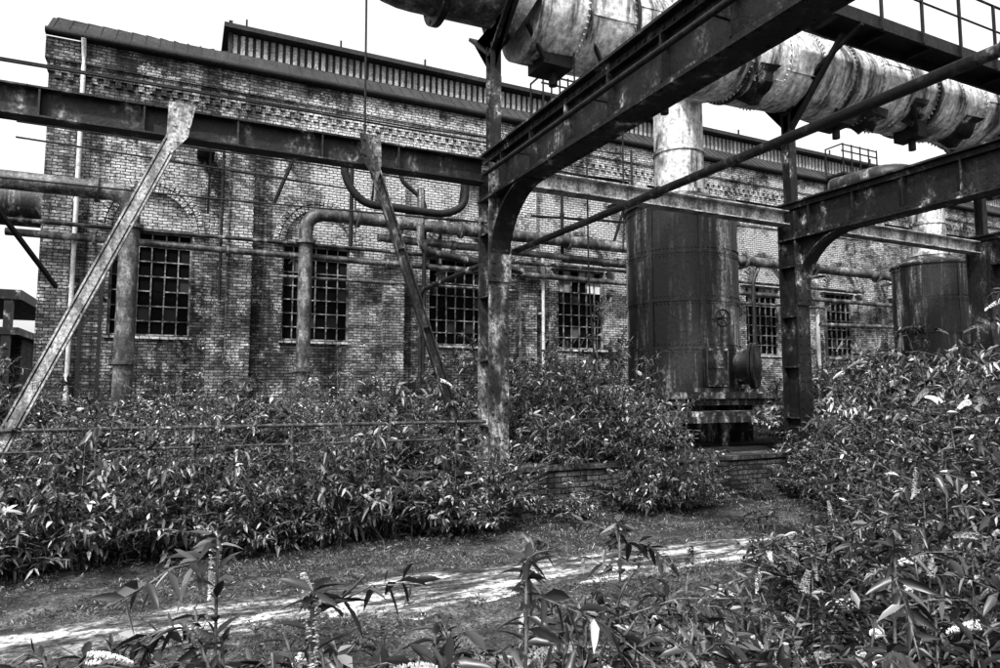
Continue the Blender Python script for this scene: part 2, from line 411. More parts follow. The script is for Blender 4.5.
# ------------------------------------------------------------------ retaining wall
mb = MB(); mb.box(-12, 14, RW, RW+.4, -.1, .60)
rw = empty('retaining_wall', (3, RW, 0), 'low damp brick retaining wall with mossy coping', 'wall')
part(rw, 'wall', mb, M['brick_dark'])
mb = MB(); x = -12
while x < 13.9:
    dz = rng.uniform(-.015, .01); mb.box(x+.006, x+.894, RW-.03+rng.uniform(-.02,.02), RW+.43, .602, .665+dz); x += .9
part(rw, 'coping', mb, M['coping'])

# ------------------------------------------------------------------ steel gantry
GY = 8.5; CX = [3.95, 9.95, 15.85]
gan = empty('steel_gantry', (CX[1], GY, 0.6), 'riveted rusty steel gantry of columns and girders', 'gantry')
def rivets(mb, x, y, z, ax, s=1, r=.016, h=.012):
    d = Vector(ax)*s; p = Vector((x, y, z)); mb.cyl(p, p+d*h, r, 6)
for i, cx in enumerate(CX):
    mb = MB(); wx, wy = (.30, .38) if i < 2 else (.46, .46)
    zt = 4.9
    mb.box(cx-wx/2, cx+wx/2, GY-wy/2, GY-wy/2+.03, .7, zt)
    mb.box(cx-wx/2, cx+wx/2, GY+wy/2-.03, GY+wy/2, .7, zt)
    if i < 2: mb.box(cx-.02, cx+.02, GY-wy/2+.03, GY+wy/2-.03, .7, zt)
    else: mb.box(cx-wx/2+.03, cx+wx/2-.03, GY-wy/2+.03, GY+wy/2-.03, .7, zt)
    mb.box(cx-.3, cx+.3, GY-.3, GY+.3, .682, .74)
    for z in np.arange(.9, 4.8, .16):
        for dx in (-wx/2+.05, wx/2-.05): rivets(mb, cx+dx, GY-wy/2, z, (0,-1,0), r=.019, h=.016)
    if i < 2:
        for z in np.arange(1.2, 4.3, .9):
            mb.box(cx-wx/2+.01, cx-.021, GY-wy/2+.031, GY+wy/2-.031, z, z+.02)
            mb.box(cx+.021, cx+wx/2-.01, GY-wy/2+.031, GY+wy/2-.031, z, z+.02)
    mb.box(cx-wx/2-.02, cx+wx/2+.02, GY-wy/2-.035, GY-wy/2-.003, 3.2, 3.75)
    for z in (3.3, 3.47, 3.64):
        for dx in (-.1, .1): rivets(mb, cx+dx, GY-wy/2-.035, z, (0,-1,0), r=.02, h=.018)
    part(gan, 'column', mb, M['steel_pale'] if i == 0 else M['steel'])
ZT, ZB = 5.05, 4.42
for i, cx in enumerate(CX):
    mb = MB(); ye = GY+.19; ys_ = -5.0; fw = .17
    mb.box(cx-.012, cx+.012, ys_, ye, ZB, ZT)
    mb.box(cx-fw, cx+fw, ys_, ye, ZT, ZT+.03); mb.box(cx-fw, cx+fw, ys_, ye, ZB-.03, ZB)
    mb.box(cx-.09, cx-.0125, ys_, ye, ZT-.085, ZT-.002); mb.box(cx-.09, cx-.0125, ys_, ye, ZB+.002, ZB+.085)
    y = ys_+.3
    while y < ye:
        for sgn in (-1, 1):
            x0, x1 = (cx-.10, cx-.0125) if sgn < 0 else (cx+.0125, cx+.10)
            mb.box(x0, x1, y, y+.025, ZB+.087, ZT-.087)
        y += .85
    y = ys_+.1
    while y < ye:
        for z in (ZT-.045, ZB+.045): rivets(mb, cx-.09, y, z, (-1,0,0), r=.017)
        rivets(mb, cx-fw+.04, y, ZB-.03, (0,0,-1), r=.017); rivets(mb, cx+fw-.04, y, ZB-.03, (0,0,-1), r=.017)
        y += .14
    R = 1.0; yc = GY-.19-R; zc = ZB-.03-R; n = 12
    arc = [(yc+R*math.cos(t), zc+R*math.sin(t)) for t in [PI/2*k/n for k in range(n+1)]]
    for k in range(n):
        (ya, za), (yb, zb) = arc[k], arc[k+1]
        corner = (GY-.191, ZB-.031)
        for xx, fl in ((cx-.013, 0), (cx+.013, 1)):
            tri = [(xx, ya, za), (xx, yb, zb), (xx, corner[0], corner[1])]
            mb.add(tri, [(0,1,2) if fl else (2,1,0)])
        mb.beam((cx, ya, za), (cx, yb, zb), .30, .025, (0, -math.cos(PI/2*(k+.5)/n), -math.sin(PI/2*(k+.5)/n)))
    part(gan, 'cross_girder', mb, M['steel'])
def ibx(mb, x0, x1, y, z0, z1, fw=.12):
    mb.box(x0, x1, y-.01, y+.01, z0+.02, z1-.02); mb.box(x0, x1, y-fw, y+fw, z1-.02, z1); mb.box(x0, x1, y-fw, y+fw, z0, z0+.02)
mb = MB(); xa, xb = -12.0, CX[0]-.19
ibx(mb, xa, xb, GY, 4.62, 4.96)
x = xa+.2
while x < xb: rivets(mb, x, GY-.12, 4.95, (0,-1,0), r=.01); x += .3
for x in np.arange(-6.5, 3.5, 1.0): mb.box(x, x+.02, GY-.11, GY-.0105, 4.641, 4.939)
part(gan, 'longitudinal_beam', mb, M['steel'])
for k in range(2):
    mb = MB(); ibx(mb, CX[k]+.19, CX[k+1]-.19-.1*k, GY, 4.66, 4.92)
    part(gan, 'longitudinal_beam', mb, M['leg'])
mb = MB(); ibx(mb, CX[2]+.27, 30, GY, 4.66, 4.92); part(gan, 'longitudinal_beam', mb, M['steel'])
for li, (xt, xb_) in enumerate(((-.10, -1.80), (2.08, 3.50))):
    mb = MB(); y = GY-.20
    p, q = Vector((xt, y, 4.75)), Vector((xb_, y, .70)); d = (q-p).normalized(); sd = Vector((0,1,0)).cross(d).normalized()
    W_ = .135 if li == 0 else .11
    mb.beam(p, q, .02, W_, sd)
    for s1 in (-1, 1): mb.beam(p+sd*(W_/2)*s1+V(0,-.03,0), q+sd*(W_/2)*s1+V(0,-.03,0), .075, .018, sd)
    if li == 0: mb.beam(p+V(0,-.055,0), q+V(0,-.055,0), .018, W_*.62, sd)
    s_ = 1 if xb_ > xt else -1; y2 = y-.075
    pr = [(xt-.14, 4.97), (xt+.14, 4.97), (xt+.15*(s_>0)+.07*(s_<0), 4.58), (xt+.10*s_, 4.36), (xt-.15*(s_<0)-.07*(s_>0), 4.58)]
    mb.add([(a, y2, b) for a, b in pr]+[(a, y2+.02, b) for a, b in pr],
           [(4,3,2,1,0),(5,6,7,8,9),(0,1,6,5),(1,2,7,6),(2,3,8,7),(3,4,9,8),(4,0,5,9)])
    for (dx, zz) in ((-.08,4.9),(.08,4.9),(-.07,4.7),(.07,4.7),(.04*s_,4.52)): rivets(mb, xt+dx, y2, zz, (0,-1,0), r=.018, h=.018)
    for t in (.3, .55, .8):
        c_ = p.lerp(q, t); mb.beam(c_-sd*(W_/2-.01)+V(0,-.035,0), c_+sd*(W_/2-.01)+V(0,-.035,0), .05, .02, d)
    part(gan, 'raking_leg', mb, M['leg'] if li == 0 else M['steel_pale'])
for i, cx in enumerate(CX):
    mb = MB(); zt = 6.72 if i == 0 else 6.9
    mb.box(cx-.08, cx+.08, GY-.09, GY-.07, 5.09, zt); mb.box(cx-.08, cx+.08, GY+.07, GY+.09, 5.09, zt); mb.box(cx-.01, cx+.01, GY-.07, GY+.07, 5.09, zt)
    mb.beam((cx, GY-.75, zt+.45), (cx, GY, zt-.15), .16, .05); mb.beam((cx, GY+.75, zt+.45), (cx, GY, zt-.15), .16, .05)
    mb.add([(cx-.014, GY-.7, zt+.35),(cx-.014,GY+.7,zt+.35),(cx-.014,GY,zt-.5)], [(0,1,2),(2,1,0)])
    part(gan, 'duct_post', mb, M['steel'])
mb = MB(); mb.tube([(CX[0]-.28, GY-.3, 4.66), (CX[0]-.28, -4, 4.66)], .03, 8)
for y in np.arange(-3, 8, 1.7): mb.box(CX[0]-.28, CX[0]-.1, y, y+.03, 4.645, 4.675)
part(gan, 'side_rail', mb, M['dark'])

# ------------------------------------------------------------------ overhead duct
DZ0, DZ1 = 7.32, 7.78
def dpt(x): 
    t = (x-4)/12.0; return V(x, GY, DZ0 + (DZ1-DZ0)*t)
duct = empty('overhead_duct', dpt(4), 'huge riveted plate duct carried on the gantry posts', 'duct')
mb = MB(); R = .70
xs_ = list(np.arange(4.4, 30, .82))
for i, (a, b) in enumerate(zip(xs_[:-1], xs_[1:])):
    k = R + (.022 if i % 2 else 0) + rng.uniform(-.004, .006)
    # slightly dented sheet rings
    seg = 44; vs = []; pa, pb = dpt(a), dpt(b); nr_ = 5
    for j in range(nr_):
        c_ = pa.lerp(pb, j/(nr_-1))
        for s_ in range(seg):
            th = 2*PI*s_/seg; kk = k + (.030*mnoise.noise(Vector((c_.x*1.6, math.cos(th)*2.2, math.sin(th)*2.2))) if 0 < j < nr_-1 else 0)
            vs.append(c_+V(0, math.cos(th), math.sin(th))*kk)
    mb.add(vs, [(j*seg+s_, j*seg+(s_+1)%seg, (j+1)*seg+(s_+1)%seg, (j+1)*seg+s_) for j in range(nr_-1) for s_ in range(seg)], True)
    mb.add(vs[:seg], [tuple(range(seg))]); mb.add(vs[-seg:], [tuple(range(seg))])
    t0 = rng.uniform(0, 6.28)
    for k2 in range(3):
        th = t0 + k2*2.1; o = V(0, math.cos(th), math.sin(th))*(k+.004); mb.beam(dpt(a+.02)+o, dpt(b-.02)+o, .09, .02, o)
for i, x in enumerate(xs_[1:-1]):
    for t in np.arange(0, 2*PI, .12):
        p = dpt(x-.06)+V(0, math.cos(t)*R, math.sin(t)*R); mb.cyl(p, p+V(0, math.cos(t)*.045, math.sin(t)*.045), .016, 5)
part(duct, 'shell', mb, M['duct'])
for i, x in enumerate(xs_[1:-1]):
    if i % 3 == 1:
        mb = MB(); mb.cyl(dpt(x-.03), dpt(x+.03), R+.05, 44)
        part(duct, 'band', mb, M['tank'])
# bent back, torn lagging sheets on the underside
for (x, th, w_, h_) in ((6.3, -2.0, .5, .4), (8.6, -2.2, .6, .35), (11.6, -1.9, .5, .45), (12.7, -2.4, .4, .3), (14.4, -2.1, .6, .4), (16.2, -2.0, .5, .5)):
    mb = MB(); nn = 6; vs = []
    for a_ in range(nn+1):
        for b_ in range(4):
            tt = th + (a_/nn-.5)*w_/R*1.2; off = R+.03 + (b_/3)**1.6*h_*(.25+.15*math.sin(a_*2.3+x)); xx = x + b_/3*h_ + .04*math.sin(a_*5.1)
            vs.append(dpt(xx)+V(0, math.cos(tt), math.sin(tt))*off)
    fs_ = [(a_*4+b_, a_*4+b_+1, (a_+1)*4+b_+1, (a_+1)*4+b_) for a_ in range(nn) for b_ in range(3)]
    mb.add(vs, fs_); part(duct, 'torn_sheet', mb, M['steel'])
mb = MB(); UP = V(0,0,.16); mb.cyl(dpt(4.1)+UP, dpt(4.4), .45, 36, R); mb.tube([tuple(dpt(2.3)+V(-.25,0,2.5)), tuple(dpt(2.3)+V(-.25,0,0)+UP), tuple(dpt(4.1)+UP)], .45, 32, .7, 8); part(duct, 'narrow_section', mb, M['pipe'])
for x in (3.1, 4.05):
    mb = MB(); mb.flange(dpt(x)+UP, (1,0,0), .58, .1, 28); part(duct, 'flange', mb, M['steel'])
for (x, dy, w_, h_) in ((4.9, 0, .5, .12), (5.8, -.1, .3, .22), (7.2, .2, .3, .15), (11.2, 0, .4, .14), (13.2, -.2, .3, .2)):
    mb = MB(); p = dpt(x)+V(0, dy, -R-.02)
    mb.box(p.x-w_/2, p.x+w_/2, p.y-.25, p.y+.25, p.z-h_, p.z+.12); mb.cyl(p+V(.05,0,-h_-.2), p+V(.05,0,-h_), .07, 12); mb.beam(p+V(-w_/2,-.25,-h_*.5), p+V(-w_/2-.35,-.4,.3), .05, .05)
    part(duct, 'drain_pocket', mb, M['dark'])

mb = MB(); mb.tube([(19.0, 14.5, 8.25), (19.0, 12.6, 8.2), (34, 12.3, 8.7)], .32, 24, .6, 8)
for x in (21, 24, 27): mb.flange((x, 12.6-(x-19)*.02, 8.2+(x-19)*.0333), (1,0,0), .42, .1, 24)
thing('branch_duct', mb, M['tank'], (19,13,8.2), 'dark bent duct branch with flanged joints', 'duct')

cw = empty('catwalk', (10, 7.3, 7.8), 'steel catwalk with handrail beside the duct', 'walkway')
mb = MB(); mb.box(9.3, 26, 6.95, 7.0, 7.76, 7.98); mb.box(9.3, 26, 7.52, 7.57, 7.76, 7.98); mb.box(9.3, 26, 7.001, 7.519, 7.93, 7.96)
for x in np.arange(9.5, 26, 1.2): mb.box(x, x+.06, 7.001, 7.519, 7.8, 7.928)
part(cw, 'deck', mb, M['dark'])
mb = MB()
for x in np.arange(10.4, 26, 1.1): mb.box(x, x+.04, 6.9, 6.945, 7.75, 9.0)
mb.tube([(10.4, 6.92, 9.0), (26, 6.92, 9.0)], .022, 8); mb.tube([(10.4, 6.92, 8.5), (26, 6.92, 8.5)], .018, 8)
part(cw, 'handrail', mb, M['dark'])
for x in (CX[1], CX[2]): 
    mb = MB(); mb.beam((x, 7.3, 7.75), (x, GY, 6.4), .08, .08); mb.beam((x, 6.95, 7.74), (x, GY+.2, 7.0), .06, .06)
    part(cw, 'bracket', mb, M['dark'])

# ------------------------------------------------------------------ tanks
def Rdir(th, c=(-.654,-.757), r=(.757,-.654)):
    return V(c[0]*math.cos(th)+r[0]*math.sin(th), c[1]*math.cos(th)+r[1]*math.sin(th), 0)
TX, TY, TZ, TR = 9.95, 11.5, 1.68, 1.2
def make_tank():
    t = empty('steel_tank', (TX, TY, TZ), 'tall rusty riveted cylindrical tank on a platform', 'tank', 'rusty process tanks')
    mb = MB(); c = V(TX, TY, 0)
    zs = [TZ, 2.55, 3.55, 4.55, 5.62]
    for a, b in zip(zs[:-1], zs[1:]): mb.cyl(c+V(0,0,a), c+V(0,0,b), TR-.012*(zs.index(a)%2), 56)
    mb.cyl(c+V(0,0,5.62), c+V(0,0,5.68), TR+.05, 56); mb.cyl(c+V(0,0,5.68), c+V(0,0,5.92), TR, 56, .75)
    mb.cyl(c+V(0,0,TZ-.02), c+V(0,0,TZ+.06), TR+.06, 56)
    for z in zs[1:-1]:
        mb.cyl(c+V(0,0,z-.03), c+V(0,0,z+.03), TR+.012, 56)
    for z in [TZ+.15]+[q+s for q in zs[1:-1] for s in (-.08,.08)]+[5.5]:
        for k in range(90):
            d = V(math.cos(2*PI*k/90), math.sin(2*PI*k/90), 0); p = c+d*(TR-.01)+V(0,0,z); mb.cyl(p, p+d*.028, .014, 5)
    for th in (-.55, .35):
        d = Rdir(th)
        p = c+d*(TR+.002); mb.beam(p+V(0,0,TZ+.1), p+V(0,0,5.6), .12, .012, d)
    part(t, 'shell', mb, M['tank'])
    mb = MB(); mb.tube([(TX,TY,5.9),(TX,TY,8.7),(TX,GY+.35,7.9)], .54, 32, .6, 10)
    mb.flange((TX,TY,6.0), (0,0,1), .68, .08, 28); mb.cyl((TX,TY,6.95),(TX,TY,7.03), .57, 32)
    part(t, 'neck_pipe', mb, M['duct'])
    th = .62; d = Rdir(th); e = V(-d.y, d.x, 0)
    mb = MB(); p = c+d*(TR+.16)+V(0,0,3.15)
    pts = [p + e*math.cos(a)*.17 + V(0,0,1)*math.sin(a)*.17 for a in np.linspace(0, 2*PI, 25)]
    mb.tube(pts, .022, 8, caps=False)
    for k in range(3):
        a = PI*k/3; o = e*math.cos(a)*.16 + V(0,0,1)*math.sin(a)*.16; mb.tube([p-o, p+o], .013, 6)
    mb.cyl(p-d*.18, p+d*.03, .035, 10)
    part(t, 'handwheel', mb, M['dark'])
    th = .52; d = Rdir(th); e = V(-d.y, d.x, 0)
    mb = MB(); p = c+d*(TR+.06)+V(0,0,2.15); mb.beam(p-V(0,0,.38), p+V(0,0,.38), .50, .16, d)
    part(t, 'hatch', mb, M['tank'], label='rusty rectangular inspection hatch')
    mb = MB()
    mb.beam(p-V(0,0,.34)+d*.087, p+V(0,0,.34)+d*.087, .44, .012, d)
    for s1 in (-.19,.19):
        for z in (-.3,0,.3): q = p+e*s1+V(0,0,z)+d*.092; mb.cyl(q, q+d*.03, .022, 6)
    mb.beam(p-e*.12+d*.12, p+e*.12+d*.12, .03, .03)
    part(t, 'hatch_cover', mb, M['steel_pale'])
    mb = MB(); d = Rdir(1.28); p = c+V(0,0,2.2)
    mb.cyl(p+d*.9, p+d*1.45, .38, 28); mb.flange(p+d*1.45, d, .48, .05, 28); mb.flange(p+d*1.52, d, .48, .05, 28)
    mb.cyl(p+d*1.55, p+d*1.61, .3, 24, .1)
    part(t, 'manhole', mb, M['tank'])
    return t
tank = make_tank()
copy_thing(tank, (20.0, 12.2, TZ-.1), .1, (.84, .84, .95), 'rusty cylindrical tank with neck pipe beside solid column')

def platform(x0, x1, y0, y1, label):
    pf = empty('tank_platform', ((x0+x1)/2, (y0+y1)/2, .6), label, 'platform', 'tank platforms')
    mb = MB(); mb.box(x0, x1, y0, y1, 1.53, 1.655)
    mb.box(x0+.06, x1-.06, y0+.08, y1-.05, 1.40, 1.528)
    mb.box(x0-.15, x1+.15, y0-.30, y0+.10, 1.20, 1.29); mb.box(x0-.15, x1+.15, y0-.34, y0-.26, 1.08, 1.198)
    mb.box(x0+.2, x1-.2, y0+1.0, y0+1.05, .55, 1.398)
    part(pf, 'deck', mb, M['steel_pale'])
    for x in (x0+.1, (x0+x1)/2, x1-.1):
        for y in (y0+.2, y1-.2):
            mb = MB(); mb.box(x-.08, x+.08, y-.08, y+.08, .55, 1.198); part(pf, 'leg', mb, M['pipe_white'] if x < x0+.2 else M['steel'])
platform(8.0, 11.7, 10.05, 12.9, 'low stepped steel platform under the rusty tank')
platform(18.4, 21.6, 10.8, 13.6, 'low stepped steel platform under the farther tank')

# ------------------------------------------------------------------ pipes on the facade
mb = MB(); y = 16.6
mb.tube([(-12, y, 6.05), (-1.15, y, 6.05), (-1.15, y, 1.2)], .2, 18, .45, 8)
mb.flange((-1.15, y, 5.3), (0,0,1), .28, .08); mb.flange((-1.15, y, 2.3), (0,0,1), .28, .1); mb.flange((-1.8, y, 6.05), (1,0,0), .28, .08)
mb.flange((-5, y, 6.05), (1,0,0), .28, .08)
mb.box(-1.4, -.9, y-.2, y+.25, .55, 1.2)
thing('steam_pipe', mb, M['pipe'], (-1.15, y, .6), 'thick grey pipe bending down before the corner window', 'pipe')
mb = MB(); y = 17.0
mb.tube([(2.7, y, 1.8), (2.7, y, 6.15), (32, y, 6.2)], .17, 18, .5, 8)
mb.flange((2.7, y, 5.4), (0,0,1), .25, .08); mb.flange((2.7, y, 2.2), (0,0,1), .26, .1)
for x in (4.0, 6.9, 10.4, 14, 17.5, 21, 24.5, 28): mb.flange((x, y, 6.16), (1,0,0), .25, .08)
for x in mids[2:8]: mb.box(x-.05, x+.05, y, 17.635, 5.9, 5.98)
mb.box(2.45, 2.95, y-.25, y+.25, .58, 1.8)
thing('steam_pipe', mb, M['pipe'], (2.7, y, .6), 'thick bent pipe running along the brick facade', 'pipe')
def fp(pts, r, mat, label, bend=.12, name='facade_pipe', seg=10):
    mb = MB(); mb.tube(pts, r, seg, bend)
    for i in range(1, len(pts)):
        a, b = Vector(pts[i-1]), Vector(pts[i]); L = (b-a).length
        if L > 2.2:
            m = a.lerp(b, .45); d = (b-a).normalized(); mb.cyl(m-d*.05, m+d*.05, r*1.45, seg)
    thing(name, mb, mat, pts[0], label, 'pipe')
mb = MB(); y = 17.4
mb.tube([(X0-.6, y, 5.12), (40, y, 5.10)], .085, 12)
for x in np.arange(-1.6, 39, 4.06): mb.box(x-.02, x+.02, y, 17.999, 5.00, 5.04)
for x in (-1.9, .9, 4.9, 8.8): mb.flange((x, y, 5.12), (1,0,0), .14, .06)
thing('facade_pipe', mb, M['pipe'], (X0, y, 5.1), 'thin horizontal pipe crossing the windows on brackets', 'pipe')
fp([(X0-.6, 17.25, 5.36), (12, 17.25, 5.45), (24, 17.25, 5.5)], .05, M['tank'], 'dark companion pipe along the brick wall')
fp([(4.6, 17.2, 5.75), (9.4, 17.2, 5.72), (16, 17.2, 5.7), (16, 17.2, 3)], .10, M['pipe'], 'second thick pipe below the steam main', .3)
fp([(1.9, 17.3, 4.55), (8.9, 17.3, 4.6), (8.9, 17.3, 1.0)], .04, M['pipe'], 'narrow pipe line turning down beside the window')
fp([(12.6, 17.4, 4.7), (22, 17.4, 4.8), (22, 17.4, 2.5)], .05, M['pipe'], 'narrow pipe line beside the farther windows')
fp([(5.9, 17.2, 1.0), (5.9, 17.2, 6.9), (5.2, 17.2, 7.4), (5.2, 17.2, 8.3)], .06, M['dark'], 'upright iron pipe with a dogleg', .2)
fp([(4.55, 17.3, 8.4), (4.55, 17.3, 6.7), (6.4, 17.3, 6.55), (6.4, 17.3, 5.2)], .05, M['tank'], 'bent rusty pipe between two windows', .2)
fp([(5.45, 16.2, 6.9), (5.45, 16.2, 5.3), (7.0, 16.2, 5.1), (8.6, 16.6, 5.05)], .10, M['tank'], 'sagging rusty pipe elbow by the column', .35)
fp([(.75, 17.4, 8.3), (.75, 17.4, 3.9)], .035, M['dark'], 'thin upright conduit on the brick wall')
fp([(10.3, 17.2, 8.2), (10.3, 17.2, 5.6), (13.6, 17.2, 5.6)], .05, M['dark'], 'dark pipe bending along the wall')
fp([(9.3, 17.3, 6.9), (13, 17.3, 7.1), (13, 17.3, 9.5)], .04, M['dark'], 'dark conduit climbing to the eaves')
fp([(16.7, 17.3, 7.5), (24.0, 17.3, 7.6), (24, 17.3, 9.6)], .05, M['pipe'], 'grey conduit below the eaves')
fp([(21.2, 17.0, 4.1), (26.5, 17.0, 4.2), (26.5, 17.0, 6.9)], .08, M['pipe'], 'short thick pipe loop on the far facade', .3)
fp([(17.9, 17.0, 1.5), (17.9, 17.0, 5.5), (18.3, 17.0, 6.2)], .07, M['tank'], 'rusty riser pipe behind the tank', .2)
fp([(X0-.5, 17.3, 7.2), (4.0, 17.3, 7.0), (4.0, 17.3, 6.2)], .022, M['dark'], 'thin cable conduit high on the facade')
fp([(X0-.5, 17.3, 7.55), (9.0, 17.3, 7.5)], .018, M['dark'], 'thin cable conduit high on the facade')
mb = MB(); mb.tube([(-2.3, 17.35, 9.75), (-2.3, 17.56, 9.4), (-2.3, 17.56, .6)], .05, 10, .15)
for z in (2, 4, 6, 8): mb.box(-2.37, -2.23, 17.6, 17.639, z, z+.05)
thing('downpipe', mb, M['pipe_white'], (-2.3, 17.7, .6), 'white rainwater downpipe at the building corner', 'downpipe')
mb = MB(); mb.tube([(9.85, 17.6, 5.9), (9.85, 17.6, .6)], .05, 10)
for z in (2, 4): mb.box(9.78, 9.92, 17.62, 17.998, z, z+.05)
thing('downpipe', mb, M['pipe_white'], (9.85, 17.8, .6), 'thin white downpipe beside a pilaster', 'downpipe')
mb = MB(); mb.tube([(21.75, 17.55, 5.9), (21.75, 17.55, .6)], .07, 10)
thing('downpipe', mb, M['pipe_white'], (21.75, 17.7, .6), 'pale downpipe between the farther windows', 'downpipe')
mb = MB(); y = 14.5
mb.tube([(3.1, y, 7.1), (3.1, y, 6.35), (3.5, y, 5.85), (5.5, y, 5.82), (6.0, y, 6.1), (6.0, y, 6.9), (6.0, 9, 6.9)], .09, 12, .35, 6)
mb.flange((3.1, y, 6.8), (0,0,1), .15, .06)
mb.tube([(3.4, y+.6, 6.9), (3.4, y+.6, 5.0)], .05, 8)
thing('looped_pipe', mb, M['dark'], (3.1, y, 6.0), 'dark looped pipe hanging below the beam', 'pipe')
mb = MB(); mb.tube([(4.25, -4, 3.68), (4.25, 12.6, 3.68), (4.25, 12.6, 1.2)], .042, 12, .3, 6)
for y in (2, 5.2, 10): mb.cyl((4.25, y, 3.68), (4.25, y+.1, 3.68), .056, 12)
mb.box(4.1, 4.22, 8.3, 8.33, 3.6, 3.66); mb.flange((4.25, 12.6, 1.35), (0,0,1), .16, .08)
thing('overhead_conduit', mb, M['steel'], (4.25, 12.6, .6), 'long slim dark pipe crossing the yard past the column', 'pipe')
mb = MB(); mb.tube([(-20, 21, 6.6), (-3.4, 21, 6.6)], .6, 24)
for x in (-12, -8, -5): mb.flange((x, 21, 6.6), (1,0,0), .7, .1)
for x in (-10, -6.2): mb.box(x, x+.2, 20.9, 21.1, .5, 6.0)
thing('side_duct', mb, M['tank'], (-8, 21, 6.0), 'dark thick duct running past the building corner', 'duct')
mb = MB(); yl = 16.5
for x in (-1.98, -1.62): mb.box(x-.035, x+.035, yl, yl+.05, .58, 4.1); mb.box(x-.02, x+.02, yl+.051, 17.6, 3.7, 3.74)
for z in np.arange(.9, 4.0, .28): mb.box(-1.944, -1.656, yl+.01, yl+.04, z, z+.06)
thing('ladder', mb, M['dark'], (-1.8, yl, .6), 'short iron ladder fixed to the brick wall', 'ladder')
for (x, z, dx) in ((.45, 6.6, 0), (2.0, 7.0, .5), (8.2, 6.9, -.4), (7.2, 7.5, 0), (12.6, 6.8, .2), (4.6, 7.4, 0)):
    mb = MB(); mb.beam((x+dx, 17.4, z+.9), (x, 17.9, z-.5), .05, .08); mb.box(x+dx-.3, x+dx+.1, 17.35, 17.99, z+.9, z+.97)
    thing('wall_bracket', mb, M['dark'], (x, 17.9, z), 'rusty bracket fixed to the brick wall', 'bracket', 'wall brackets')
for x in (9.3, 22.3):
    pl = empty('roof_platform', (x, 17.5, 9.9), 'small railed service platform at the eaves', 'platform', 'roof platforms')
    L_ = 1.2 if x < 10 else 2.0
    mb = MB(); mb.box(x, x+L_, 16.6, 17.38, 9.85, 9.93); mb.beam((x+.2,17.5,9.0),(x+.2,16.7,9.84),.06,.06); mb.beam((x+L_-.2,17.5,9.0),(x+L_-.2,16.7,9.84),.06,.06)
    part(pl, 'deck', mb, M['dark'])
    mb = MB()
    for k in range(5): mb.box(x+.02+k*(L_-.06)/4, x+.06+k*(L_-.06)/4, 16.6, 16.64, 9.93, 11.05)
    for z in (10.4, 10.75, 11.0): mb.box(x, x+L_, 16.645, 16.68, z, z+.045)
    mb.box(x, x+.04, 16.681, 17.38, 11.0, 11.045); mb.box(x, x+.04, 17.34, 17.38, 9.93, 11.0)
    part(pl, 'handrail', mb, M['dark'])
for (pts, lb) in (([(2.0, 8.3, 9.5), (2.03, 8.32, 5.0)], 'thin cable hanging from the duct'),
                  ([(5.1, 8.2, 9.2), (5.15, 8.2, 6.0)], 'thin cable hanging from the duct'),
                  ([(5.6, 8.6, 7), (5.62, 8.6, 3.3), (5.7, 8.6, 2.2)], 'loose cable dangling below the beam'),
                  ([(6.3, 8.6, 7), (6.3, 8.6, 4.4), (6.2, 8.5, 3.9)], 'loose cable dangling below the beam'),
                  ([(-12, 8.4, 5.25), (-5, 8.4, 5.15), (-.1, 8.4, 5.2), (3.8, 8.4, 5.2)], 'slack cable stretched above the beam'),
                  ([(-12, 12, 6.4), (-4, 12, 6.15), (4, 12, 6.2), (9, 12, 6.4)], 'slack cable crossing in front of the facade'),
                  ([(-12, 12, 5.0), (-4, 12, 4.85), (0, 12, 4.9), (3.9, 8.6, 4.1)], 'slack cable crossing in front of the facade'),
                  ([(-12, 12, 6.9), (-4, 12, 6.7), (4, 12, 6.75), (9, 12, 7)], 'slack cable crossing in front of the facade')):
    mb = MB(); mb.tube(pts, .014, 6, .5, 5)
    thing('hanging_cable', mb, M['dark'], pts[0], lb, 'cable', 'loose cables')
mb = MB(); mb.tube([(-3.2, 9.5, .5), (-3.2, 9.5, 12)], .05, 8)
mb.beam((-2.6, 8.7, 4.7), (-1.7, 11.5, 3.2), .05, .05)
thing('iron_post', mb, M['dark'], (-3.2, 9.5, .6), 'tall thin iron post beside the gantry beam', 'post')

rl_y = 8.2
rl = empty('railing', (0, rl_y, .68), 'low rusty pipe railing half hidden by shrubs', 'railing')
for x in np.arange(-3.0, 3.6, 1.05):
    mb = MB(); mb.tube([(x, rl_y, .66), (x, rl_y, 1.29)], .022, 8); part(rl, 'post', mb, M['rail'])
mb = MB(); mb.tube([(-6, rl_y, 1.30), (3.7, rl_y, 1.28)], .023, 8); mb.tube([(-6, rl_y, 1.08), (3.7, rl_y, 1.06)], .015, 8)
part(rl, 'rail', mb, M['rail'])

